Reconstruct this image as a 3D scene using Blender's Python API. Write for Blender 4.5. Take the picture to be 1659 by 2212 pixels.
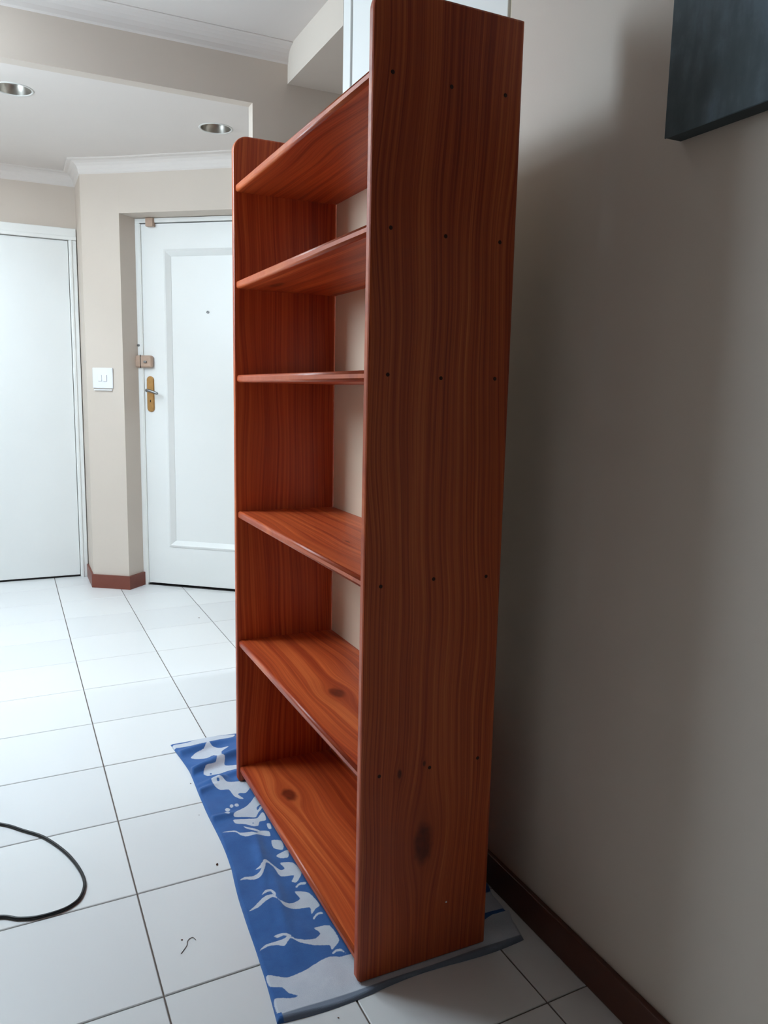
import bpy, bmesh, math, random
from mathutils import Vector, Matrix
random.seed(7)
for o in list(bpy.data.objects): bpy.data.objects.remove(o)
scene = bpy.context.scene
COL = scene.collection

# ------------------------------------------------------------------ camera
F_PX, IW, IH = 1694.4, 1659, 2212
CP = Vector((-0.5672, -1.2513, 1.148)); YAW, PITCH, ROLL = 0.4497, -0.1519, 0.0212
fw = Vector((math.sin(YAW)*math.cos(PITCH), math.cos(YAW)*math.cos(PITCH), math.sin(PITCH)))
r0 = fw.cross(Vector((0, 0, 1))).normalized(); u0 = r0.cross(fw)
RT = math.cos(ROLL)*r0 + math.sin(ROLL)*u0
UP = -math.sin(ROLL)*r0 + math.cos(ROLL)*u0
cam = bpy.data.cameras.new('camera'); co = bpy.data.objects.new('camera', cam); COL.objects.link(co)
cam.sensor_fit = 'HORIZONTAL'; cam.sensor_width = 36; cam.lens = 36*F_PX/IW; cam.clip_start = .02
M = Matrix((RT, UP, -fw)).transposed().to_4x4(); M.translation = CP; co.matrix_world = M
scene.camera = co
def floor_at(px, py, z=0.0):
    """photo pixel -> point on the horizontal plane z"""
    d = (px-IW/2)/F_PX*RT - (py-IH/2)/F_PX*UP + fw
    p = CP + d*((z-CP.z)/d.z)
    return p.x, p.y

# ------------------------------------------------------------------ light
scene.view_settings.view_transform = 'Standard'; scene.view_settings.look = 'None'
scene.view_settings.gamma = 1; scene.view_settings.use_curve_mapping = False
scene.view_settings.exposure = 0.0
world = bpy.data.worlds.new('daylight'); scene.world = world; world.use_nodes = True
bg = world.node_tree.nodes['Background']
bg.inputs[0].default_value = (0.72, 0.87, 1.0, 1); bg.inputs[1].default_value = 24.0
ROOM_L, ROOM_B, ROOM_R = -1.50, -4.2, 0.425      # left wall, wall behind the camera, right wall
SX0, SX1, SY0, SY1, SZ = -1.47, -0.72, 1.15, 3.10, 3.00   # unseen rooflight, added to brighten the floor on the left
def portal(x0, x1, y0, y1, z):
    l = bpy.data.lights.new('added_rooflight_portal', 'AREA'); l.shape = 'RECTANGLE'; l.size = x1-x0; l.size_y = y1-y0
    l.cycles.is_portal = True
    o = bpy.data.objects.new('added_rooflight_portal', l); COL.objects.link(o)
    o.location = ((x0+x1)/2, (y0+y1)/2, z)
portal(SX0, SX1, SY0, SY1, SZ+.08)
WY0, WY1, WZ0, WZ1 = 1.28, 2.00, 1.50, 2.95              # unseen high window, added to light the upper right wall
wp = bpy.data.lights.new('added_window_portal', 'AREA'); wp.shape = 'RECTANGLE'; wp.size = WZ1-WZ0; wp.size_y = WY1-WY0; wp.cycles.is_portal = True
wo = bpy.data.objects.new('added_window_portal', wp); COL.objects.link(wo)
wo.location = (ROOM_L-.12, (WY0+WY1)/2, (WZ0+WZ1)/2); wo.rotation_euler = (0, -math.pi/2, 0)

# ------------------------------------------------------------------ helpers
def lin(r, g, b):
    f = lambda c: (c/255/12.92) if c/255 <= .04045 else ((c/255+.055)/1.055)**2.4
    return (f(r), f(g), f(b), 1)
class NT:
    """tiny node-tree writer"""
    def __init__(s, name):
        s.m = bpy.data.materials.new(name); s.m.use_nodes = True; s.t = s.m.node_tree
        s.b = s.t.nodes['Principled BSDF']
    def n(s, typ, **kw):
        nd = s.t.nodes.new(typ)
        for k, v in kw.items(): setattr(nd, k, v)
        return nd
    def put(s, sock, v):
        if hasattr(v, 'is_linked') or isinstance(v, bpy.types.NodeSocket): s.t.links.new(v, sock)
        else: sock.default_value = v
    def math(s, op, a, b=None, c=None):
        nd = s.n('ShaderNodeMath', operation=op); s.put(nd.inputs[0], a)
        if b is not None: s.put(nd.inputs[1], b)
        if c is not None: s.put(nd.inputs[2], c)
        return nd.outputs[0]
    def coords(s):
        tc = s.n('ShaderNodeTexCoord'); sp = s.n('ShaderNodeSeparateXYZ'); s.t.links.new(tc.outputs['Object'], sp.inputs[0])
        return tc.outputs['Object'], sp.outputs
    def vec(s, x, y, z):
        c = s.n('ShaderNodeCombineXYZ')
        for i, v in enumerate((x, y, z)): s.put(c.inputs[i], v)
        return c.outputs[0]
    def noise(s, vec, scale=1.0, detail=3.0, rough=.5):
        nd = s.n('ShaderNodeTexNoise'); s.put(nd.inputs['Vector'], vec)
        nd.inputs['Scale'].default_value = scale; nd.inputs['Detail'].default_value = detail; nd.inputs['Roughness'].default_value = rough
        return nd.outputs[0]
    def ramp(s, fac, stops):
        nd = s.n('ShaderNodeValToRGB'); s.put(nd.inputs[0], fac); e = nd.color_ramp.elements
        while len(e) < len(stops): e.new(.5)
        for el, (p, c) in zip(e, stops): el.position = p; el.color = c
        return nd.outputs[0]
    def mix(s, fac, a, b, mode='MIX'):
        nd = s.n('ShaderNodeMix', data_type='RGBA', blend_type=mode)
        s.put(nd.inputs[0], fac); s.put(nd.inputs[6], a); s.put(nd.inputs[7], b); return nd.outputs[2]
    def bump(s, h, dist=.001, strength=.3):
        nd = s.n('ShaderNodeBump'); s.put(nd.inputs['Height'], h); nd.inputs['Distance'].default_value = dist
        nd.inputs['Strength'].default_value = strength; s.t.links.new(nd.outputs[0], s.b.inputs['Normal'])
    def fin(s, col, rough, spec=.5, metal=0.0):
        s.put(s.b.inputs['Base Color'], col); s.put(s.b.inputs['Roughness'], rough)
        s.b.inputs['Specular IOR Level'].default_value = spec; s.b.inputs['Metallic'].default_value = metal
        return s.m
def paint(name, c, rough=.6, var=.05, scale=5, bump=.0004, spec=.4, grain=180):
    t = NT(name); v, _ = t.coords()
    n = t.noise(v, scale, 4)
    dark = tuple(x*(1-var*2) for x in c[:3])+(1,)
    col = t.mix(n, dark, c)
    t.bump(t.noise(v, grain, 3), bump, .35)
    return t.fin(col, rough, spec)
def metal(name, c, rough=.35):
    t = NT(name); v, _ = t.coords()
    n = t.noise(v, 60, 3)
    return t.fin(t.mix(n, tuple(x*.7 for x in c[:3])+(1,), c), rough, .5, 1.0)

def wood(name, ax_u, ax_v, ax_w, knots=(), seed=0.0, freq=34.0):
    """varnished pine; u runs across the grain, v along it; knots = (u, v, half width, half length)"""
    t = NT(name); _, s = t.coords()
    U, V, W = s[ax_u], s[ax_v], s[ax_w]
    u = t.math('ADD', U, t.math('MULTIPLY', t.math('SUBTRACT', t.noise(t.vec(t.math('MULTIPLY', U, 2.5), t.math('MULTIPLY', V, 1.1), seed), 1, 2), .5), .11))
    kmask = None; halo = None
    for (ku, kv, ru, rv) in knots:
        du = t.math('SUBTRACT', U, ku); dv = t.math('SUBTRACT', V, kv)
        r2 = t.math('ADD', t.math('POWER', t.math('DIVIDE', du, ru), 2.0), t.math('POWER', t.math('DIVIDE', dv, rv), 2.0))
        e = t.math('EXPONENT', t.math('MULTIPLY', r2, -.16))
        u = t.math('SUBTRACT', u, t.math('MULTIPLY', du, t.math('MULTIPLY', e, .93)))
        nz = t.math('MULTIPLY', t.noise(t.vec(t.math('MULTIPLY', U, 70), t.math('MULTIPLY', V, 50), seed+3), 1, 2), .5)
        kk = t.math('SUBTRACT', 1.25, t.math('ADD', t.math('SQRT', r2), nz))
        mr = t.n('ShaderNodeMapRange'); t.put(mr.inputs[0], kk); mr.inputs[1].default_value = -.22; mr.inputs[2].default_value = .34
        kmask = mr.outputs[0] if kmask is None else t.math('MAXIMUM', kmask, mr.outputs[0])
        halo = e if halo is None else t.math('MAXIMUM', halo, e)
    ring = t.noise(t.vec(t.math('MULTIPLY', u, freq*2.2), t.math('MULTIPLY', V, .25), seed+5), 1, 2, .6)
    mrR = t.n('ShaderNodeMapRange'); t.put(mrR.inputs[0], ring); mrR.inputs[1].default_value = .36; mrR.inputs[2].default_value = .64
    streak = t.noise(t.vec(t.math('MULTIPLY', u, 330), t.math('MULTIPLY', V, 3.0), t.math('ADD', t.math('MULTIPLY', W, 8), seed)), 1, 4, .6)
    broad = t.noise(t.vec(t.math('MULTIPLY', u, 11), t.math('MULTIPLY', V, .8), seed+9), 1, 3)
    f = t.math('MULTIPLY', mrR.outputs[0], .24)
    f = t.math('ADD', f, t.math('MULTIPLY', streak, .40))
    f = t.math('ADD', f, t.math('MULTIPLY', broad, .42))
    col = t.ramp(f, [(.24, lin(226, 124, 66)), (.46, lin(196, 88, 42)), (.66, lin(162, 60, 28)), (.9, lin(104, 35, 16))])
    if kmask is not None:
        col = t.mix(t.math('MULTIPLY', halo, .38), col, lin(150, 58, 24))
        kn = t.noise(t.vec(t.math('MULTIPLY', U, 90), t.math('MULTIPLY', V, 60), seed), 1, 3)
        col = t.mix(t.math('MULTIPLY', kmask, .94), col, t.mix(kn, lin(62, 18, 7), lin(136, 46, 16)))
    t.bump(streak, .0005, .25)
    return t.fin(col, t.math('MULTIPLY_ADD', streak, .16, .30), .5)

def link(name, bm, mat, parent=None, smooth=False):
    me = bpy.data.meshes.new(name); bmesh.ops.recalc_face_normals(bm, faces=bm.faces[:]); bm.to_mesh(me); bm.free()
    if mat: me.materials.append(mat)
    if smooth:
        for p in me.polygons: p.use_smooth = True
    o = bpy.data.objects.new(name, me); COL.objects.link(o); o.parent = parent
    return o
def bm_box(x0, x1, y0, y1, z0, z1, bev=0.0, seg=2, bm=None):
    b = bm or bmesh.new()
    r = bmesh.ops.create_cube(b, size=1)
    for v in r['verts']:
        v.co = Vector(((x0+x1)/2+v.co.x*(x1-x0), (y0+y1)/2+v.co.y*(y1-y0), (z0+z1)/2+v.co.z*(z1-z0)))
    if bev: bmesh.ops.bevel(b, geom=[e for e in b.edges if all(v in r['verts'] for v in e.verts)], offset=bev, segments=seg, affect='EDGES', profile=.5)
    return b
def bm_prism(pts, z0, z1, bm=None, bev=0.0):
    """vertical prism over a floor outline"""
    b = bm or bmesh.new()
    lo = [b.verts.new((x, y, z0)) for x, y in pts]; hi = [b.verts.new((x, y, z1)) for x, y in pts]
    n = len(pts); b.faces.new(lo[::-1]); b.faces.new(hi)
    for i in range(n): b.faces.new((lo[i], lo[(i+1) % n], hi[(i+1) % n], hi[i]))
    if bev: bmesh.ops.bevel(b, geom=b.edges[:], offset=bev, segments=2, affect='EDGES')
    return b
def bm_tube(pts, rad, bm=None, seg=10, caps=True):
    b = bm or bmesh.new(); rings = []
    for i, p in enumerate(pts):
        p = Vector(p); a = Vector(pts[max(i-1, 0)]); c = Vector(pts[min(i+1, len(pts)-1)]); d = (c-a).normalized()
        s = d.cross(Vector((0, 0, 1)));  s = s.normalized() if s.length > 1e-4 else Vector((1, 0, 0)); w = s.cross(d)
        rr = rad[i] if isinstance(rad, (list, tuple)) else rad
        rings.append([b.verts.new(p+rr*(math.cos(k*2*math.pi/seg)*s+math.sin(k*2*math.pi/seg)*w)) for k in range(seg)])
    for A, B in zip(rings, rings[1:]):
        for k in range(seg): b.faces.new((A[k], A[(k+1) % seg], B[(k+1) % seg], B[k]))
    if caps: b.faces.new(rings[0][::-1]); b.faces.new(rings[-1])
    return b
def bm_lathe(prof, seg=40, bm=None, close=False):
    b = bm or bmesh.new(); rings = [[b.verts.new((r*math.cos(k*2*math.pi/seg), r*math.sin(k*2*math.pi/seg), z)) for k in range(seg)] for r, z in prof]
    for A, B in zip(rings, rings[1:]):
        for k in range(seg): b.faces.new((A[k], A[(k+1) % seg], B[(k+1) % seg], B[k]))
    if close: b.faces.new(rings[-1])
    return b
def spline(pts, n=10):
    out = []
    for i in range(len(pts)-1):
        p = [Vector(pts[max(0, min(len(pts)-1, i+k))]) for k in (-1, 0, 1, 2)]
        for j in range(n):
            t = j/n
            out.append(.5*((2*p[1])+(p[2]-p[0])*t+(2*p[0]-5*p[1]+4*p[2]-p[3])*t*t+(-p[0]+3*p[1]-3*p[2]+p[3])*t**3))
    out.append(Vector(pts[-1])); return out
def empty(name, loc, rotz=0.0):
    o = bpy.data.objects.new(name, None); COL.objects.link(o); o.location = loc; o.rotation_euler = (0, 0, rotz); o.empty_display_size = .05
    return o
def tag(o, label, cat, group=None):
    o['label'] = label; o['category'] = cat
    if group: o['group'] = group
    return o
def struct(o, label=None):
    o['kind'] = 'structure'
    if label: o['label'] = label
    return o

# ------------------------------------------------------------------ materials
M_wall = paint('beige_wall_paint', lin(212, 199, 187), .62, .03)
M_ceil = paint('white_ceiling_paint', lin(224, 216, 211), .7, .02)
M_white = paint('white_gloss_door_paint', lin(238, 238, 236), .32, .02, 3, .0002)
M_frame = paint('white_frame_paint', lin(240, 239, 236), .35, .02, 4, .0002)
M_skirt = paint('red_brown_skirting', lin(128, 68, 54), .4, .12, 14, .0005)
M_skirt_dark = paint('dark_brown_skirting', lin(92, 52, 38), .4, .14, 14, .0005)
M_grout = paint('brown_grout', lin(110, 96, 88), .9, .12, 30)
M_dark = paint('dark_gap', lin(30, 26, 24), .8, .1)
M_brass = metal('worn_brass', lin(205, 160, 104), .42)
M_steel = metal('brushed_steel', lin(150, 150, 150), .38)
M_alu = metal('window_aluminium', lin(190, 190, 190), .4)
M_plastic = paint('white_plastic', lin(236, 236, 240), .3, .01, 6, .0001)
M_cable = paint('black_cable_rubber', lin(22, 22, 24), .42, .1, 30)
M_tan = paint('tan_lock_metal', lin(196, 166, 146), .45, .12, 60)
M_filler = paint('beige_filler_strip', lin(214, 202, 178), .5, .03)
def tile_mat():
    t = NT('white_ceramic_tile'); v, s = t.coords()
    oi = t.n('ShaderNodeObjectInfo')
    col = t.mix(oi.outputs['Random'], lin(222, 221, 221), lin(230, 229, 228))
    return t.fin(col, .28, .5)
M_tile = tile_mat()
def glass_mat():
    t = NT('window_glass'); v, _ = t.coords()
    g = t.n('ShaderNodeBsdfTransparent'); g.inputs[0].default_value = (.97, .985, .98, 1)
    gl = t.n('ShaderNodeBsdfGlossy'); gl.inputs['Roughness'].default_value = .02
    mx = t.n('ShaderNodeMixShader'); mx.inputs[0].default_value = .05; t.put(mx.inputs[1], g.outputs[0]); t.put(mx.inputs[2], gl.outputs[0])
    t.t.links.new(mx.outputs[0], t.t.nodes['Material Output'].inputs[0])
    return t.m
M_glass = glass_mat()

# ------------------------------------------------------------------ the room shell
CZ, FZ, FAR, FOY = 2.40, 2.33, 1.74, 3.755       # main ceiling, foyer ceiling, beam face, foyer back wall
floor = struct(link('floor', bm_box(ROOM_L-.1, 1.7, ROOM_B-.1, FOY+.3, -.12, -.0035), M_grout), 'white tiled floor with thin dark grout joints')
# tiles: 33 cm squares, each a piece of its own
PX, PY, X0, Y0, SK, G = .3312, .337, -.3455, .128, .035, .0017
right_edge = lambda y: 0.412 if y < .24 else 1.6
i0, i1 = math.floor((ROOM_L-X0)/PX), math.ceil((1.6-X0)/PX)
j0, j1 = math.floor((ROOM_B-Y0)/PY)-1, math.ceil((FOY-Y0)/PY)
full = None; cut = {}
for i in range(i0, i1+1):
    for j in range(j0, j1+1):
        xa, xb = X0+i*PX+G, X0+(i+1)*PX-G
        ya, yb = Y0+j*PY+G, Y0+(j+1)*PY-G
        key = 'f'; xl, xr = max(xa, ROOM_L), xb
        if yb < .34 and xa < .41 < xb: xr = .414
        elif yb < .34 and xa >= .41: continue
        if yb < ROOM_B or xr-xl < .01 or xa > 1.5: continue
        if yb > 2.0 and xa > .95: continue
        key = (round(xl-xa, 4), round(xb-xr, 4))
        if key not in cut:
            b = bmesh.new(); o = [(xl-xa, 0), (xr-xa, 0), (xr-xa, yb-ya), (xl-xa, yb-ya)]
            pts = [(x, y+SK*x) for x, y in o]
            c = Vector((sum(p[0] for p in pts)/4, sum(p[1] for p in pts)/4))
            inn = [(p[0]-math.copysign(.0016, p[0]-c.x), p[1]-math.copysign(.0016, p[1]-c.y)) for p in pts]
            lo = [b.verts.new((x, y, -.0045)) for x, y in pts]; mi = [b.verts.new((x, y, -.0013)) for x, y in pts]; hi = [b.verts.new((x, y, 0)) for x, y in inn]
            b.faces.new(hi)
            for A, B in ((lo, mi), (mi, hi)):
                for k in range(4): b.faces.new((A[k], A[(k+1) % 4], B[(k+1) % 4], B[k]))
            bmesh.ops.recalc_face_normals(b, faces=b.faces[:])
            me = bpy.data.meshes.new('tile'); b.to_mesh(me); b.free(); me.materials.append(M_tile); cut[key] = me
        t = bpy.data.objects.new('tile', cut[key]); COL.objects.link(t); t.parent = floor
        t.location = (xa, ya+SK*(xa-X0), random.uniform(-.0003, 0))

b = bmesh.new()
for q in ((ROOM_L-.1, 1.7, ROOM_B-.1, SY0), (SX1, 1.7, SY0, FAR+.12), (ROOM_L-.1, SX0, SY0, FOY+.1), (SX0, SX1, SY1, FOY+.1)): bm_box(*q, CZ, CZ+.1, bm=b)
ceiling = struct(link('ceiling', b, M_ceil), 'smooth white main ceiling')
# near right wall, with the painting
wall_right = struct(link('wall_right', bm_box(ROOM_R, ROOM_R+.12, ROOM_B, .243, 0, CZ), M_wall), 'beige painted wall beside the bookcase')
struct(link('baseboard_right', bm_box(ROOM_R-.0135, ROOM_R, ROOM_B, .243, 0, .076, .003), M_skirt_dark), 'dark brown skirting along the beige wall')
# wall pier and passage beyond the cupboard
struct(link('wall_passage', bm_prism([(.305, FAR), (1.6, FAR), (1.6, FAR+.05), (.305, FAR+.05)], 0, CZ), M_wall), 'beige wall pier at the end of the passage opening')
struct(link('wall_lintel', bm_box(.44, 1.6, 1.203, FAR, 2.275, CZ), M_wall), 'beige lintel over the passage opening')
struct(link('wall_passage_end', bm_box(1.5, 1.6, .243, FAR, 0, 2.275), M_wall), 'end wall of the side passage')
struct(link('wall_passage_near', bm_box(1.05, 1.5, 1.0, 1.2, 0, 2.275), M_wall), 'near wall of the side passage')
# beam over the foyer opening
struct(link('trim_beam', bm_box(SX1, .305, FAR, FAR+.05, 2.187, CZ), M_wall), 'beige beam across the foyer opening')
def cornice(name, path, z, drop, out, mat, nsteps=5):
    """cove cornice: swept along a wall line; path points run so that the room lies to the left"""
    b = bmesh.new(); prof = [(0, -drop)]
    for k in range(nsteps+1):
        a = k/nsteps*math.pi/2
        prof.append((.006+(out-.012)*(1-math.cos(a)), -drop+.006+(drop-.012)*math.sin(a)))
    prof += [(out, -.003), (out, 0), (0, 0)]
    P = [Vector(p) for p in path]; rings = []
    for i, p in enumerate(P):
        ns = []
        if i > 0: d = (P[i]-P[i-1]).normalized(); ns.append(Vector((-d.y, d.x)))
        if i < len(P)-1: d = (P[i+1]-P[i]).normalized(); ns.append(Vector((-d.y, d.x)))
        n = sum(ns, Vector((0, 0)))/len(ns); n = n/max(n.length_squared, .3)
        rings.append([b.verts.new((p.x+n.x*q, p.y+n.y*q, z+h)) for q, h in prof])
    m = len(prof)
    for A, B in zip(rings, rings[1:]):
        for k in range(m): b.faces.new((A[k], A[(k+1) % m], B[(k+1) % m], B[k]))
    b.faces.new(rings[0]); b.faces.new(rings[-1][::-1])
    return struct(link(name, b, mat))
cornice('trim_cornice_beam', [(.44, FAR), (SX1, FAR)], CZ, .058, .06, M_ceil)['label'] = 'white cove cornice on the beige beam'

# foyer: walls at the back, with the angled entrance door
A, B, C = Vector((-.151, 3.439)), Vector((.029, 3.313)), Vector((.125, 3.405))
DD = Vector((.775, -.631)).normalized(); DN = Vector((DD.y, -DD.x))      # along the door, into the foyer = DN
if DN.y > 0: DN = -DN
DEND = C+DD*.90; FEND = DEND-(C-B)
BACK = -DN*.12
struct(link('wall_back', bm_box(ROOM_L, -.151, FOY, FOY+.1, 0, CZ), M_wall), 'beige foyer wall around the plain white door')
struct(link('wall_switch', bm_prism([(-.151, FOY+.1), tuple(A), tuple(B), tuple(C), tuple(C+BACK), (.3, FOY+.1)], 0, FZ), M_wall), 'angled beige wall carrying the light switch')
struct(link('wall_over_door', bm_prism([tuple(B), tuple(FEND), tuple(DEND+BACK), tuple(C+BACK)], 2.06, FZ), M_wall), 'beige wall above the entrance door')
E2 = FEND+DD*.35
struct(link('wall_door_side', bm_prism([tuple(FEND), tuple(E2), tuple(E2+BACK*2), tuple(DEND+BACK), tuple(DEND)], 0, FZ), M_wall), 'beige wall beyond the entrance door')
struct(link('wall_foyer_side', bm_prism([tuple(E2), (E2.x, FAR+.1), (E2.x+.1, FAR+.1), (E2.x+.1, E2.y)], 0, FZ), M_wall), 'side wall of the foyer')
struct(link('trim_door_threshold', bm_prism([tuple(C+BACK*.05), tuple(DEND+BACK*.05), tuple(DEND+BACK), tuple(C+BACK)], 0, .004), M_dark), 'dark gap under the entrance door')
struct(link('door_light_block', bm_prism([tuple(C+BACK*.9), tuple(DEND+BACK*.9), tuple(DEND+BACK*1.3), tuple(C+BACK*1.3)], 0, 2.2), M_wall), 'unseen panel added behind the entrance door to block daylight')  # unseen backing, added to keep sky light out of the door gaps
cornice('trim_cornice_foyer', [tuple(E2), tuple(B), tuple(A), (-.151, FOY), (SX1, FOY)], FZ, .068, .062, M_ceil)['label'] = 'white cove cornice around the foyer ceiling'
# skirting in the foyer
def skirting(name, path, h=.077, th=.011):
    b = bmesh.new()
    P = [Vector(p) for p in path]; outer = []
    for i, p in enumerate(P):
        ns = []
        if i > 0: d = (P[i]-P[i-1]).normalized(); ns.append(Vector((-d.y, d.x)))
        if i < len(P)-1: d = (P[i+1]-P[i]).normalized(); ns.append(Vector((-d.y, d.x)))
        n = sum(ns, Vector((0, 0)))/len(ns); n = n/max(n.length_squared, .3); outer.append(p+n*th)
    bm_prism([tuple(p) for p in P]+[tuple(p) for p in outer[::-1]], 0, h, b)
    return struct(link(name, b, M_skirt), 'red-brown skirting at the foot of the switch wall')
skirting('baseboard_switch', [tuple(C), tuple(B), tuple(A), (-.151, FOY-.006)])

# foyer ceiling with round openings for the downlights
DL = [(-.476, 2.478), (.368, 2.552)]
cu = bpy.data.curves.new('foyer_outline', 'CURVE'); cu.dimensions = '2D'; cu.fill_mode = 'BOTH'; cu.extrude = .02
def poly_spline(pts):
    s = cu.splines.new('POLY'); s.points.add(len(pts)-1); s.use_cyclic_u = True
    for p, q in zip(s.points, pts): p.co = (q[0], q[1], 0, 1)
poly_spline([(SX1, FAR+.05), (1.3, FAR+.05), (1.3, FOY+.1), (SX1, FOY+.1)])
RD = .072
for x, y in DL: poly_spline([(x+RD*math.cos(k*math.pi/18), y+RD*math.sin(k*math.pi/18)) for k in range(36)])
tmp = bpy.data.objects.new('foyer_outline', cu); COL.objects.link(tmp)
me = bpy.data.meshes.new_from_object(tmp.evaluated_get(bpy.context.evaluated_depsgraph_get()))
bpy.data.objects.remove(tmp); me.materials.clear(); me.materials.append(M_ceil)
fc = bpy.data.objects.new('ceiling_foyer', me); COL.objects.link(fc); fc.location.z = FZ+.02
struct(fc, 'lower white foyer ceiling with two round downlights')
struct(link('ceiling_void', bm_box(SX1, 1.3, FAR+.05, FOY+.1, FZ+.16, FZ+.2), M_ceil), 'slab above the foyer ceiling')

# left wall, the wall behind the camera, and the added rooflight and high window
b = bmesh.new()
for q in ((ROOM_B, WY0, 0, SZ), (WY1, FOY, 0, SZ), (WY0, WY1, 0, WZ0), (WY0, WY1, WZ1, SZ)): bm_box(ROOM_L-.1, ROOM_L, *q, bm=b)
struct(link('wall_left', b, M_wall), 'beige wall with an added high window on the bright side of the room')
w2 = struct(empty('added_side_window', (ROOM_L-.05, (WY0+WY1)/2, WZ0)), 'unseen high aluminium framed side window, added for daylight')
hy, hz = (WY1-WY0)/2, WZ1-WZ0
for q in ((-hy, hy, 0, .03), (-hy, hy, hz-.03, hz), (-hy, -hy+.03, .03, hz-.03), (hy-.03, hy, .03, hz-.03)): link('added_window_frame', bm_box(-.02, .02, *q, .003), M_alu, w2)
link('pane', bm_box(-.004, .004, -hy+.03, hy-.03, .03, hz-.03), M_glass, w2)
struct(link('wall_behind', bm_box(ROOM_L, ROOM_R, ROOM_B-.1, ROOM_B, 0, CZ), M_wall), 'beige wall at the dim end of the room')
struct(link('trim_foyer_fascia', bm_box(SX1-.003, SX1+.05, FAR+.052, SY1, FZ, CZ+.12), M_ceil), 'white fascia beside the added light well')
b = bmesh.new()
for q in ((SX1, SX1+.06, SY0, SY1), (SX0, SX1+.06, SY0-.06, SY0), (SX0, SX1+.06, SY1, SY1+.06)): bm_box(*q, CZ+.1, SZ, bm=b)
struct(link('added_light_well', b, M_ceil), 'white sides of the light well added under the unseen rooflight')  # unseen well, added so steeper daylight reaches over the bookcase
win = struct(empty('added_rooflight', ((SX0+SX1)/2, (SY0+SY1)/2, SZ)), 'unseen aluminium framed glass rooflight, added for daylight')
hx, hy = (SX1-SX0)/2, (SY1-SY0)/2
for q in ((-hx, hx, -hy, -hy+.04), (-hx, hx, hy-.04, hy), (-hx, -hx+.04, -hy+.04, hy-.04), (hx-.04, hx, -hy+.04, hy-.04), (-.02, .02, -hy+.04, hy-.04)):
    link('added_window_frame', bm_box(*q, 0, .05, .003), M_alu, win)
for x0, x1 in ((-hx+.04, -.02), (.02, hx-.04)): link('pane', bm_box(x0, x1, -hy+.04, hy-.04, .02, .028), M_glass, win)

# ------------------------------------------------------------------ doors
door = struct(empty('door_1', (C.x, C.y, 0), math.atan2(DD.y, DD.x)), 'white panelled entrance door with brass lever handle')
# local axes: x along the door, -y towards the foyer
def dpart(name, x0, x1, y0, y1, z0, z1, mat, parent=door, bev=.002): return link(name, bm_box(x0, x1, y0, y1, z0, z1, bev), mat, parent)
LW = .86
dpart('door_frame', -.002, .026, -.004, .1, 0, 2.035, M_frame); dpart('door_frame', LW+.012, LW+.04, -.004, .1, 0, 2.035, M_frame)
dpart('door_frame', -.002, LW+.04, -.004, .1, 2.035, 2.058, M_frame)
LX0, LX1, LZ0, LZ1, PX0, PX1, PZ0, PZ1 = .030, LW+.008, .014, 2.03, .165, LW-.127, .235, 1.895
b = bmesh.new()
for q in ((LX0, PX0, LZ0, LZ1), (PX1, LX1, LZ0, LZ1), (PX0, PX1, LZ0, PZ0), (PX0, PX1, PZ1, LZ1)): bm_box(q[0], q[1], .008, .048, q[2], q[3], bm=b)
bmesh.ops.remove_doubles(b, verts=b.verts[:], dist=1e-5)
leaf = link('door_leaf', b, M_white, door)
MW = .036
def frame_strip(name, x0, x1, z0, z1, w, y0, y1, mat, parent):
    """four mitred moulding strips with a sloped face"""
    o = [(x0, z0), (x1, z0), (x1, z1), (x0, z1)]; n = [(x0+w, z0+w), (x1-w, z0+w), (x1-w, z1-w), (x0+w, z1-w)]
    mid = [(a[0]*.7+c[0]*.3, a[1]*.7+c[1]*.3) for a, c in zip(o, n)]
    for k in range(4):
        l = (k+1) % 4; b = bmesh.new()
        ring = lambda i: [b.verts.new((o[i][0], .012, o[i][1])), b.verts.new((o[i][0], y0, o[i][1])), b.verts.new((mid[i][0], y0-.004, mid[i][1])), b.verts.new((n[i][0], y1, n[i][1])), b.verts.new((n[i][0], .03, n[i][1]))]
        R0, R1 = ring(k), ring(l)
        for m in range(5): b.faces.new((R0[m], R0[(m+1) % 5], R1[(m+1) % 5], R1[m]))
        b.faces.new(R0[::-1]); b.faces.new(R1)
        link(name, b, mat, parent)
frame_strip('panel_moulding', PX0, PX1, PZ0, PZ1, MW, .004, .02, M_white, door)
dpart('door_panel', PX0+.01, PX1-.01, .022, .04, PZ0+.01, PZ1-.01, M_white, bev=0)
# rim lock box spanning frame and leaf
lk = link('rim_lock', bm_box(-.018, .092, -.026, .008, 1.255, 1.322, .011, 3), M_tan, door); lk['label'] = 'tan metal rim lock box'
link('lock_keeper_line', bm_box(.0245, .0275, -.0285, -.024, 1.252, 1.325, .0005, 1), M_dark, lk)
link('lock_turn_knob', bm_box(.048, .066, -.034, -.024, 1.28, 1.292, .003), M_steel, lk)
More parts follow.
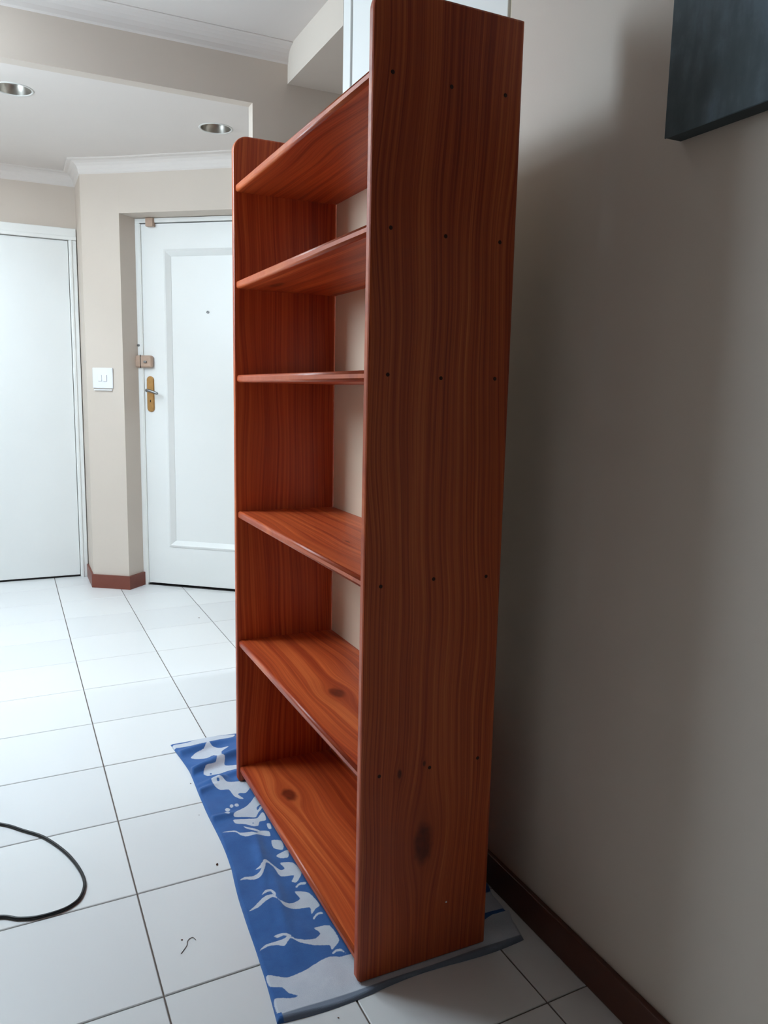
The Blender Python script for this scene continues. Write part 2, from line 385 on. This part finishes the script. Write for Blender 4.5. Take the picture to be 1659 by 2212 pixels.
# long oval handle plate
def rounded_plate(cx, z0, z1, w, y0, y1, n=10):
    pts = [(cx+w/2*math.cos(a), z1-w/2+w/2*math.sin(a)) for a in [math.pi*k/n for k in range(n+1)]] + [(cx-w/2*math.cos(a), z0+w/2-w/2*math.sin(a)) for a in [math.pi*k/n for k in range(n+1)]]
    b = bmesh.new(); A_ = [b.verts.new((x, y1, z)) for x, z in pts]; B_ = [b.verts.new((x, y0+.002, z)) for x, z in pts]
    zc = (z0+z1)/2; C_ = [b.verts.new((cx+(x-cx)*.86, y0, zc+(z-zc)*.975)) for x, z in pts]; m = len(pts)
    for P_, Q_ in ((A_, B_), (B_, C_)):
        for k in range(m): b.faces.new((P_[k], P_[(k+1) % m], Q_[(k+1) % m], Q_[k]))
    b.faces.new(C_); b.faces.new(A_[::-1]); return b
pl = link('handle_plate', rounded_plate(.068, 1.008, 1.208, .043, 0, .008), M_brass, door); pl['label'] = 'worn brass handle plate'
lv = bm_tube([(.068, .002, 1.128), (.068, -.04, 1.128)], .0085)
bm_tube([tuple(v) for v in spline([(.066, -.04, 1.130), (.085, -.044, 1.127), (.115, -.044, 1.119), (.138, -.043, 1.111)], 4)], [.008]*6+[.0075]*6+[.006], bm=lv)
link('lever_handle', lv, M_steel, pl, True)
kh = bm_box(.0655, .0705, -.0012, .001, 1.062, 1.076, .0009, 2); link('keyhole', kh, M_dark, pl)
# peephole, chain keeper, top bracket
b = bm_lathe([(.0075, 0), (.0075, .004), (.0045, .005), (.004, .002), (0.0003, .002)], 20)
pp = link('peephole', b, M_steel, door); pp.location = (.418, .022, 1.56); pp.rotation_euler = (math.pi/2, 0, 0)
for z in (1.385, 1.40, 1.425, 1.44): link('chain_link', bm_box(-.016, -.003, -.012, -.004, z, z+.009, .0025), M_steel, door)
link('chain_keeper', bm_box(-.002, .012, -.012, -.003, 1.372, 1.384, .003), M_steel, door)
link('top_bracket', bm_box(.073, .118, -.022, .006, 2.012, 2.058, .004), M_tan, door)
link('hinge_side_stop', bm_box(.026, .030, -.002, .012, .014, 2.03), M_frame, door)

door2 = struct(empty('door_2', (-.151, FOY, 0)), 'plain flush white door in the foyer wall')
W2 = .74
for x0, x1, z0, z1 in ((-.046, -.004, 0, 1.965), (-W2-.046, -W2-.004, 0, 1.965), (-W2-.046, -.004, 1.965, 2.03)):
    f = link('door_frame', bm_box(x0, x1, -.03, 0, z0, z1, .004), M_frame, door2)
    link('frame_bead', bm_box(x0+.006 if z1 < 2 else x0, x1-.024 if z1 < 2 else x1, -.036, -.03, z0, z1 if z1 < 2 else z0+.02, .002), M_frame, f)
link('door_leaf', bm_box(-W2-.004, -.049, -.016, 0, .012, 1.962, .002), M_white, door2)
link('bottom_gap', bm_box(-W2-.004, -.049, -.010, 0, 0.0005, .012), M_dark, door2)

# ------------------------------------------------------------------ tall cupboard behind the bookcase
cup = tag(empty('tall_cupboard', (.445, .725, 0)), 'tall white built-in cupboard behind the bookcase, next to the passage', 'cupboard')
cup_b = lambda n, x0, x1, y0, y1, z0, z1, m, p=None, bv=.002: link(n, bm_box(x0, x1, y0-.725, y1-.725, z0, z1, bv), m, p or cup)
cup_b('carcass', .021, .59, .252, 1.198, .08, CZ-.004, M_white)
cup_b('plinth', .03, .59, .252, 1.198, 0, .08, M_white)
cup_b('end_stile', -.006, .021, 1.142, 1.199, 0, CZ-.004, M_white)
cd = cup_b('cupboard_door', 0, .020, .288, 1.1385, .085, CZ-.01, M_white)
cup_b('door_handle', -.022, -.004, .315, .33, 1.0, 1.12, M_steel, cd, .004)
cup_b('filler_strip', .004, .021, .253, .284, .0, CZ-.004, M_filler)

# ------------------------------------------------------------------ bookcase
BW, BD, BH, T, BZ = .8927, .2937, 1.795, .02, .0065
shelves = [1.6792, 1.4325, 1.1852, .8106, .4365, .0528]
case = tag(empty('bookcase', (0, 0, BZ)), 'tall orange pine bookcase with six shelves standing on the towel', 'bookcase')
W_near = wood('pine_near_side', 0, 2, 1, [(.138, .262, .020, .045), (.082, .418, .0045, .010), (.135, .43, .003, .006)], 1.0, 68)
W_far = wood('pine_far_side', 0, 2, 1, [], 4.3, 60)
W_sh = [wood('pine_shelf_board', 0, 1, 2, k, sd, 30) for k, sd in (
    ([(.19, .33, .006, .018)], 11.0), ([(.075, .74, .012, .05)], 13.7), ([], 17.0),
    ([(.12, .36, .003, .014)], 21.1), ([(.115, .40, .018, .030), (.2, .24, .004, .02)], 25.4), ([(.085, .66, .019, .034), (.19, .37, .004, .012)], 29.9))]
def side_board(y0, y1, mat):
    """outline in x/z with a rounded top-front corner, edges eased"""
    R, r = .040, .010; pts = []
    def arc(cx, cz, rad, a0, a1, n): return [(cx+rad*math.cos(a0+(a1-a0)*k/n), cz+rad*math.sin(a0+(a1-a0)*k/n)) for k in range(n+1)]
    pts += arc(R, BH-R, R, math.pi, math.pi/2, 10)
    pts += arc(BD-.006, BH-.006, .006, math.pi/2, 0, 4)
    pts += [(BD, 0)]
    pts += arc(r, r, r, -math.pi/2, -math.pi, 5)
    b = bmesh.new(); n = len(pts); layers = []
    e = .0045
    cx, cz = BD/2, BH/2
    for y, ins in ((y0, e), (y0+e*.3, e*.3), (y0+e, 0), (y1-e, 0), (y1-e*.3, e*.3), (y1, e)):
        ring = []
        for x, z in pts:
            sx = max(ins, min(BD-ins, x)); sz = max(0 if z < .02 else ins, min(BH-ins, z))
            ring.append(b.verts.new((sx if not (x < R and z > BH-R) else x+(R-x)*ins/R, y, sz if not (x < R and z > BH-R) else z-(z-(BH-R))*ins/R)))
        layers.append(ring)
    for P_, Q_ in zip(layers, layers[1:]):
        for k in range(n): b.faces.new((P_[k], P_[(k+1) % n], Q_[(k+1) % n], Q_[k]))
    b.faces.new(layers[0]); b.faces.new(layers[-1][::-1])
    return link('side_panel', b, mat, case)
near = side_board(0, T, W_near); far = side_board(BW-T, BW, W_far)
for zt, m in zip(shelves, W_sh):
    zt -= BZ; b = bmesh.new(); prof = []
    x0, x1, r = .006, BD-.004, .0062
    zb = zt-T
    prof = [(x1, zb), (x1, zt)] + [(x0+r-r*math.sin(a), zt-r+r*math.cos(a)) for a in [math.pi/2*k/6 for k in range(7)]] + [(x0+r-r*math.cos(a), zb+r-r*math.sin(a)) for a in [math.pi/2*k/6 for k in range(7)]]
    L0 = [b.verts.new((x, T, z)) for x, z in prof]; L1 = [b.verts.new((x, BW-T, z)) for x, z in prof]
    for k in range(len(prof)): b.faces.new((L0[k], L0[(k+1) % len(prof)], L1[(k+1) % len(prof)], L1[k]))
    b.faces.new(L0); b.faces.new(L1[::-1])
    o = link('shelf', b, m, case)
    for p in o.data.polygons:
        p.use_smooth = abs(p.normal.x) > .05 and abs(p.normal.x) < .999 and abs(p.normal.y) < .5
bp = link('back_panel', bm_box(BD-.0035, BD-.0005, T+.002, BW-T-.004, shelves[4]-BZ-T+.002, shelves[0]-BZ-T+.002), paint('cream_hardboard', lin(242, 220, 196), .5, .03), case)
bp['label'] = 'thin cream back board'
link('added_lower_back', bm_box(BD-.0035, BD-.0005, T+.002, BW-T-.004, .02, shelves[4]-BZ-T+.001), W_far, case)  # wooden infill added to stop light leaking onto the wall behind
# dark screw plugs on the near side, three to a shelf
M_plug = paint('dark_wood_plug', lin(70, 28, 16), .6, .2, 200)
scr = bm_lathe([(.0036, 0), (.0036, .0006), (.003, .0009), (.0001, .0007)], 12)
scr_me = None
for zt in shelves[:5]:
    for x in (.036, .146, .257):
        if scr_me is None:
            o = link('screw_plug', scr, M_plug, near); scr_me = o.data
        else:
            o = bpy.data.objects.new('screw_plug', scr_me); COL.objects.link(o); o.parent = near
        o.location = (x+random.uniform(-.004, .004), 0.0003, zt-BZ-T/2+random.uniform(-.003, .003)); o.rotation_euler = (math.pi/2, 0, 0)
o = link('paint_fleck', bm_lathe([(.0022, 0), (.0018, .0008), (.0001, .001)], 9), M_plastic, near)
o.location = (.196, .0002, .118); o.rotation_euler = (math.pi/2, 0, 0)

# ------------------------------------------------------------------ towel with its sea-creature print
TZ = .004
PR = {'w': []}
def px_poly(pts, n=3):
    q = [floor_at(x, y, TZ) for x, y in pts]; out = []; m = len(q)
    for i in range(m):
        p = [Vector(q[(i+k) % m]) for k in (-1, 0, 1, 2)]
        for j in range(n):
            t = j/n
            tan0 = (p[2]-p[0])*.35; tan1 = (p[3]-p[1])*.35
            h00, h10, h01, h11 = 2*t**3-3*t*t+1, t**3-2*t*t+t, -2*t**3+3*t*t, t**3-t*t
            v = h00*p[1]+h10*tan0+h01*p[2]+h11*tan1
            out.append((v.x, v.y))
    return out
def zz(pts): return [(350+x/3.318, 1550+y/3.318) for x, y in pts]       # traced on an enlarged crop of the photograph
white = [zz(p) for p in (
    [(75, 205), (180, 185), (300, 150), (400, 140), (520, 125), (500, 150), (420, 175), (340, 195), (290, 188), (200, 208), (85, 228)],
    [(205, 295), (240, 260), (300, 235), (330, 200), (355, 215), (420, 222), (480, 212), (425, 250), (440, 292), (370, 275), (320, 300), (250, 305)],
    [(300, 395), (320, 375), (385, 350), (400, 315), (450, 312), (450, 345), (540, 338), (620, 330), (560, 365), (480, 385), (410, 410), (330, 425), (300, 412)],
    [(352, 460), (385, 442), (440, 450), (470, 465), (560, 455), (610, 462), (632, 500), (600, 540), (560, 540), (545, 553), (585, 580), (560, 585), (515, 565), (480, 520), (420, 523), (375, 500)],
    [(515, 700), (540, 675), (600, 640), (640, 600), (665, 565), (690, 575), (720, 640), (690, 680), (670, 715), (600, 712), (520, 715)],
    [(512, 735), (600, 728), (680, 722), (715, 680), (735, 690), (745, 735), (700, 745), (690, 775), (655, 785), (600, 770), (530, 765)],
    [(425, 832), (520, 820), (560, 838), (640, 830), (680, 835), (710, 812), (765, 815), (775, 850), (700, 845), (610, 862), (565, 855), (525, 832)],
    [(585, 787), (640, 800), (700, 812), (690, 826), (640, 815), (600, 803)],
    [(750, 760), (775, 760), (785, 795), (762, 795)],
    [(785, 880), (850, 880), (872, 920), (860, 948), (800, 935)],
    [(818, 990), (870, 960), (905, 950), (905, 1000), (850, 1008)],
    [(555, 1175), (590, 1150), (650, 1142), (700, 1120), (720, 1080), (725, 1050), (745, 1035), (790, 1060), (850, 1095), (880, 1080), (845, 1042), (940, 1040), (1000, 1110), (965, 1180), (930, 1175), (945, 1130), (850, 1140), (800, 1080), (750, 1055), (735, 1100), (710, 1150), (655, 1165), (595, 1165)],
    [(665, 1100), (700, 1085), (720, 1060), (728, 1070), (710, 1098)],
    [(955, 1215), (985, 1185), (1030, 1178), (1030, 1195), (985, 1200), (968, 1220)],
    [(620, 1405), (660, 1370), (720, 1310), (770, 1285), (800, 1290), (850, 1335), (920, 1340), (990, 1300), (950, 1248), (1050, 1255), (1130, 1340), (1100, 1370), (1070, 1410), (1060, 1360), (960, 1375), (880, 1370), (830, 1325), (790, 1305), (740, 1335), (690, 1375)],
    [(715, 1285), (740, 1252), (780, 1245), (812, 1275), (818, 1300), (800, 1285), (775, 1260), (745, 1270)],
    [(1080, 1440), (1105, 1405), (1140, 1392), (1155, 1405), (1115, 1415), (1092, 1445)],
    [(698, 1680), (740, 1635), (830, 1610), (880, 1600), (905, 1580), (960, 1600), (1040, 1605), (1100, 1590), (1135, 1545), (1090, 1510), (1200, 1490), (1270, 1590), (1240, 1640), (1215, 1665), (1200, 1630), (1090, 1640), (990, 1625), (920, 1600), (880, 1650), (830, 1640), (760, 1645)],
    [(800, 1575), (840, 1562), (890, 1565), (925, 1580), (915, 1590), (870, 1578), (830, 1588)],
    [(1218, 1690), (1245, 1662), (1285, 1658), (1320, 1690), (1285, 1675), (1250, 1678), (1230, 1695)],
    [(745, 1862), (780, 1852), (900, 1865), (1020, 1815), (1200, 1715), (1330, 1725), (1420, 1760), (1500, 1900), (1600, 1925), (1600, 1960), (1450, 1975), (1330, 2000), (1260, 2040), (1130, 2075), (990, 2090), (880, 2120), (825, 2130), (800, 2040), (830, 2022), (920, 2025), (980, 2008), (910, 1985), (860, 1940), (775, 1935)],
)]
def ell(cx, cy, a, b, n=12): return [(cx+a*math.cos(2*math.pi*k/n), cy+b*math.sin(2*math.pi*k/n)) for k in range(n)]
for e in ((498, 640, 13, 12), (535, 632, 16, 11), (470, 667, 18, 13), (468, 696, 20, 12)): white.append(zz(ell(*e)))
dark = [zz(ell(402, 465, 10, 9)), zz(ell(653, 760, 5, 5)), zz(ell(350, 410, 8, 6)), zz([(678, 645), (700, 625), (715, 628), (700, 640), (690, 660), (682, 662)])]
WP = [px_poly(p) for p in white]; DP = [px_poly(p) for p in dark]
# the near hem of the towel runs on to the right under the bookcase: pale whale flank, darker hem band
WP.append([(-.02, .085), (.20, .07), (.33, .060), (.41, .052), (.41, -.06), (.2, -.06), (-.158, -.06), (-.158, -.005), (.0, -.005)])
WP.append([(.28, .085), (.35, .078), (.41, .072), (.41, .13), (.36, .125), (.33, .15), (.345, .19), (.41, .21), (.41, .3), (.30, .3)])
WP.append([(.20, .42), (.26, .30), (.32, .28), (.36, .38), (.28, .47)])
WP.append([(.10, .70), (.20, .62), (.30, .66), (.22, .78)])
WP.append([(.12, 1.06), (.2, 1.0), (.3, 1.04), (.22, 1.12)])
boxes = lambda P_: [(min(p[0] for p in q), max(p[0] for p in q), min(p[1] for p in q), max(p[1] for p in q)) for q in P_]
WB, DB = boxes(WP), boxes(DP)
def sd(poly, x, y):
    d = 1e9; ins = False; n = len(poly); j = n-1
    for i in range(n):
        ax, ay = poly[j]; bx, by = poly[i]; ex, ey = bx-ax, by-ay; wx, wy = x-ax, y-ay
        L = ex*ex+ey*ey or 1e-12; tt = max(0, min(1, (wx*ex+wy*ey)/L)); dx, dy = wx-ex*tt, wy-ey*tt
        d = min(d, dx*dx+dy*dy)
        if (ay > y) != (by > y) and x < ex*(y-ay)/ey+ax: ins = not ins
        j = i
    d = math.sqrt(d); return d if ins else -d
def print_mask(x, y):
    m = -.012
    for P_, q in zip(WP, WB):
        if q[0]-.012 < x < q[1]+.012 and q[2]-.012 < y < q[3]+.012: m = max(m, sd(P_, x, y))
    for P_, q in zip(DP, DB):
        if q[0]-.006 < x < q[1]+.006 and q[2]-.006 < y < q[3]+.006: m = min(m, -sd(P_, x, y))
    return m
LE = [(-.035, -.170), (.127, -.159), (.30, -.141), (.466, -.127), (.80, -.117), (1.0, -.119), (1.205, -.130)]
RE = [(-.035, .374), (.02, .388), (.09, .397), (.2, .402), (.6, .402), (1.205, .39)]
def lerp(tab, y):
    for (a, p), (c, q) in zip(tab, tab[1:]):
        if y <= c: return p+(q-p)*(y-a)/(c-a)
    return tab[-1][1]
NX, NY = 200, 440
b = bmesh.new(); lay = None; grid = []; mk = []
def smooth(a, c, x): x = max(0, min(1, (x-a)/(c-a))); return x*x*(3-2*x)
for j in range(NY+1):
    v = j/NY; row = []
    for i in range(NX+1):
        u = i/NX
        y0 = -.030+.012*abs(u-.35)-.006*math.sin(u*9); y = y0+(1.203-y0)*v
        if v > .8: y += (v-.8)/.2*(-.010*u)
        xl, xr = lerp(LE, max(-.035, y)), lerp(RE, max(-.035, y)); x = xl+(xr-xl)*u
        x += .0035*math.sin(y*14)*(1-u)
        # flat where the bookcase presses on it, soft folds elsewhere
        free = max(smooth(-.006, -.05, x), smooth(.30, .345, x), smooth(-.004, -.02, y), smooth(.90, .96, y))
        fold = .0
        for (fx, fy, ang, L, w, h) in ((-.06, 1.13, .25, .10, .016, .011), (-.02, 1.02, .35, .10, .014, .012), (-.08, .985, .3, .07, .012, .009), (0.02, .93, .30, .10, .013, .011), (-.10, .70, .12, .05, .012, .007), (-.045, .50, 1.35, .18, .013, .006), (-.06, .30, 1.4, .15, .015, .005), (.35, .045, -.05, .09, .008, .016), (.37, .14, .15, .07, .014, .014), (.2, 1.08, .2, .2, .02, .012), (-.11, .86, .4, .05, .012, .006)):
            dx, dy = x-fx, y-fy; a = dx*math.cos(ang)+dy*math.sin(ang); c = -dx*math.sin(ang)+dy*math.cos(ang)
            fold += (1.5 if fy > .85 else 1.15)*h*math.exp(-(a/L)**2-(c/w)**2)
        lump = .0012*(math.sin(x*31+y*17)+math.sin(y*43-x*13)+2)
        hem = .0025*math.exp(-((y-y0)/.010)**2)
        z = TZ+free*(fold+lump+hem)+.0015*(1-free)*0
        ed = min(u*(xr-xl), (1-u)*(xr-xl), (y-y0), 1.203-y if v < 1 else 0)
        z = .0012+(z-.0012)*smooth(-.001, .006, ed)
        row.append(b.verts.new((x, y, z))); mk.append(print_mask(x, y))
    grid.append(row)
for j in range(NY):
    for i in range(NX): b.faces.new((grid[j][i], grid[j][i+1], grid[j+1][i+1], grid[j+1][i]))
# underside skirt down to the floor
ring = [grid[0][i] for i in range(NX+1)]+[grid[j][NX] for j in range(1, NY+1)]+[grid[NY][i] for i in range(NX-1, -1, -1)]+[grid[j][0] for j in range(NY-1, 0, -1)]
lowr = [b.verts.new((v.co.x, v.co.y, .0002)) for v in ring]; mk += [-.012]*len(lowr)
for k in range(len(ring)): b.faces.new((ring[k], lowr[k], lowr[(k+1) % len(ring)], ring[(k+1) % len(ring)]))
b.verts.index_update()
me = bpy.data.meshes.new('towel')
b.normal_update(); b.to_mesh(me); b.free()
at = me.attributes.new('print', 'FLOAT', 'POINT'); at.data.foreach_set('value', mk)
for p in me.polygons: p.use_smooth = True
def towel_mat():
    t = NT('blue_white_terry_print'); v, s = t.coords()
    a = t.n('ShaderNodeAttribute', attribute_name='print')
    wob = t.math('MULTIPLY', t.math('SUBTRACT', t.noise(v, 260, 2), .5), .003)
    mr = t.n('ShaderNodeMapRange'); t.put(mr.inputs[0], t.math('ADD', a.outputs['Fac'], wob)); mr.inputs[1].default_value = -.0008; mr.inputs[2].default_value = .0008
    n = t.noise(v, 26, 4, .65); f = t.noise(v, 700, 2)
    blue = t.mix(n, lin(44, 84, 146), lin(66, 118, 184)); wht = t.mix(n, lin(196, 202, 214), lin(228, 230, 236))
    hem = t.n('ShaderNodeMapRange'); t.put(hem.inputs[0], s[1]); hem.inputs[1].default_value = -.0165; hem.inputs[2].default_value = -.0135
    wht = t.mix(hem.outputs[0], lin(126, 135, 150), wht)
    col = t.mix(mr.outputs[0], blue, wht)
    col = t.mix(t.math('MULTIPLY', f, .25), col, lin(60, 74, 110))
    t.bump(f, .0012, .6)
    t.b.inputs['Sheen Weight'].default_value = .25
    return t.fin(col, .95, .1)
me.materials.append(towel_mat())
tw = bpy.data.objects.new('towel', me); COL.objects.link(tw)
tag(tw, 'blue beach towel with white fish and whale print spread under the bookcase', 'towel')

# ------------------------------------------------------------------ painting
pt = tag(empty('canvas_painting', (ROOM_R, -.74, 1.551)), 'unframed dark blue-grey canvas painting hung on the beige wall', 'painting')
def canvas_mat():
    t = NT('blue_grey_canvas'); v, s = t.coords()
    n = t.noise(v, 4.5, 6, .65); st = t.noise(t.vec(t.math('MULTIPLY', s[0], 10), t.math('MULTIPLY', s[1], 40), t.math('MULTIPLY', s[2], 9)), 1, 4)
    f = t.math('MULTIPLY_ADD', st, .35, t.math('MULTIPLY', n, .65))
    col = t.ramp(f, [(.3, lin(56, 68, 71)), (.5, lin(80, 93, 99)), (.7, lin(112, 128, 142))])
    t.bump(t.noise(v, 500, 2), .0006, .5)
    return t.fin(col, .6, .3)
M_canvas = canvas_mat()
M_wrap = paint('dark_canvas_edge', lin(58, 66, 68), .7, .1, 30)
link('canvas_face', bm_box(-.036, -.033, -.484, .484, 0, .70, .001, 1), M_canvas, pt)
link('wrapped_edge', bm_box(-.0345, -.001, -.4835, .4835, .0005, .6995, .002, 2), M_wrap, pt)

# ------------------------------------------------------------------ downlights
def downlight(x, y, label):
    d = tag(empty('downlight', (x, y, FZ)), label, 'ceiling light', 'foyer downlights')
    link('rim', bm_lathe([(.068, .004), (.068, -.001), (.071, -.003), (.076, -.0025), (.078, .0), (.068, .004)], 40), M_rim, d, True)
    link('reflector', bm_lathe([(.068, 0), (.067, .012), (.062, .035), (.048, .055), (.03, .062)], 40, close=True), M_refl, d, True)
    link('lamp', bm_lathe([(.0001, .020), (.018, .022), (.030, .030), (.032, .038), (.022, .052), (.014, .062)], 24), M_lampglass, d, True)
    return d
M_rim = paint('white_downlight_rim', lin(214, 212, 208), .4, .02)
M_refl = metal('dull_downlight_reflector', lin(190, 184, 176), .35)
M_lampglass = paint('unlit_lamp_glass', lin(120, 118, 114), .3, .02)
downlight(*DL[0], 'round recessed foyer downlight, the one over the plain white door side')
downlight(*DL[1], 'round recessed foyer downlight beside the wall pier and bookcase top')

# ------------------------------------------------------------------ light switch
SD = (B-A).normalized(); sw = empty('light_switch', (A.x, A.y, 1.135), math.atan2(SD.y, SD.x))
tag(sw, 'white double rocker light switch on the angled foyer wall', 'light switch')
link('wall_plate', bm_box(.040, .160, -.009, -.0002, 0, .112, .004), M_plastic, sw)
for x0, x1 in ((.074, .096), (.104, .126)):
    b = bm_box(x0, x1, -.014, -.009, .038, .074, .002); link('rocker', b, M_plastic, sw)
link('blank_edge', bm_box(.046, .154, -.010, -.0002, -.012, -.006, .001), M_plastic, sw)

# ------------------------------------------------------------------ cable on the floor
cp = [(0, 1783), (50, 1797), (95, 1812), (140, 1843), (170, 1878), (183, 1910), (175, 1940), (155, 1959), (125, 1973), (80, 1985), (40, 1988), (0, 1984)]
pts = [(*floor_at(x, y), .0042) for x, y in cp]
pts = [(-1.46, 1.42, .0042), (-1.1, 1.28, .0042), (-.86, 1.10, .0042), (-.76, .99, .0042)] + pts + [(-.72, .52, .0042), (-.86, .60, .0042), (-1.1, .70, .0042), (-1.46, .74, .0042)]
tag(link('power_cable', bm_tube([tuple(v) for v in spline(pts, 8)], .0039, seg=10), M_cable, None, True), 'black cable lying in a loop on the white tiles', 'cable')

# ------------------------------------------------------------------ bits of dirt on the tiles
M_hair = paint('grey_brown_thread', lin(120, 112, 108), .8, .1); M_crumb = paint('brown_crumb', lin(96, 62, 44), .9, .2, 300)
hp = [(391, 2061), (399, 2050), (404, 2042), (405, 2034), (410, 2028), (417, 2026), (423, 2031)]
tag(link('thread', bm_tube([tuple(v) for v in spline([(*floor_at(x, y), .0009) for x, y in hp], 6)], .0007, seg=6), M_hair, None, True), 'short curled grey thread lying on a white tile', 'thread')
for (x, y, s, lab) in ((469, 1868, .006, 'brown crumb on the tiles by the towel edge'), (393, 2031, .004, 'grey speck beside the curled thread'), (412, 1693, .004, 'dark crumb on the tiles near the towel far end'), (430, 1751+10, .0022, 'tiny crumb on a floor tile'), (731, 2199, .003, 'small speck on the tile in front of the towel hem'), (372+58, 1390-55, .006, 'dark crumb on the tiles in front of the entrance door')):
    fx, fy = floor_at(x, y); b = bmesh.new(); bmesh.ops.create_icosphere(b, subdivisions=2, radius=s/2)
    for v in b.verts: v.co = Vector((v.co.x*(.6+random.random()*.3), v.co.y*1.3, v.co.z*.5))*(.85+random.random()*.3)
    mz = min(v.co.z for v in b.verts)
    o = link('crumb', b, M_crumb, None, True); o.location = (fx, fy, -mz); o.rotation_euler = (0, 0, random.random()*3)
    tag(o, lab, 'crumb')
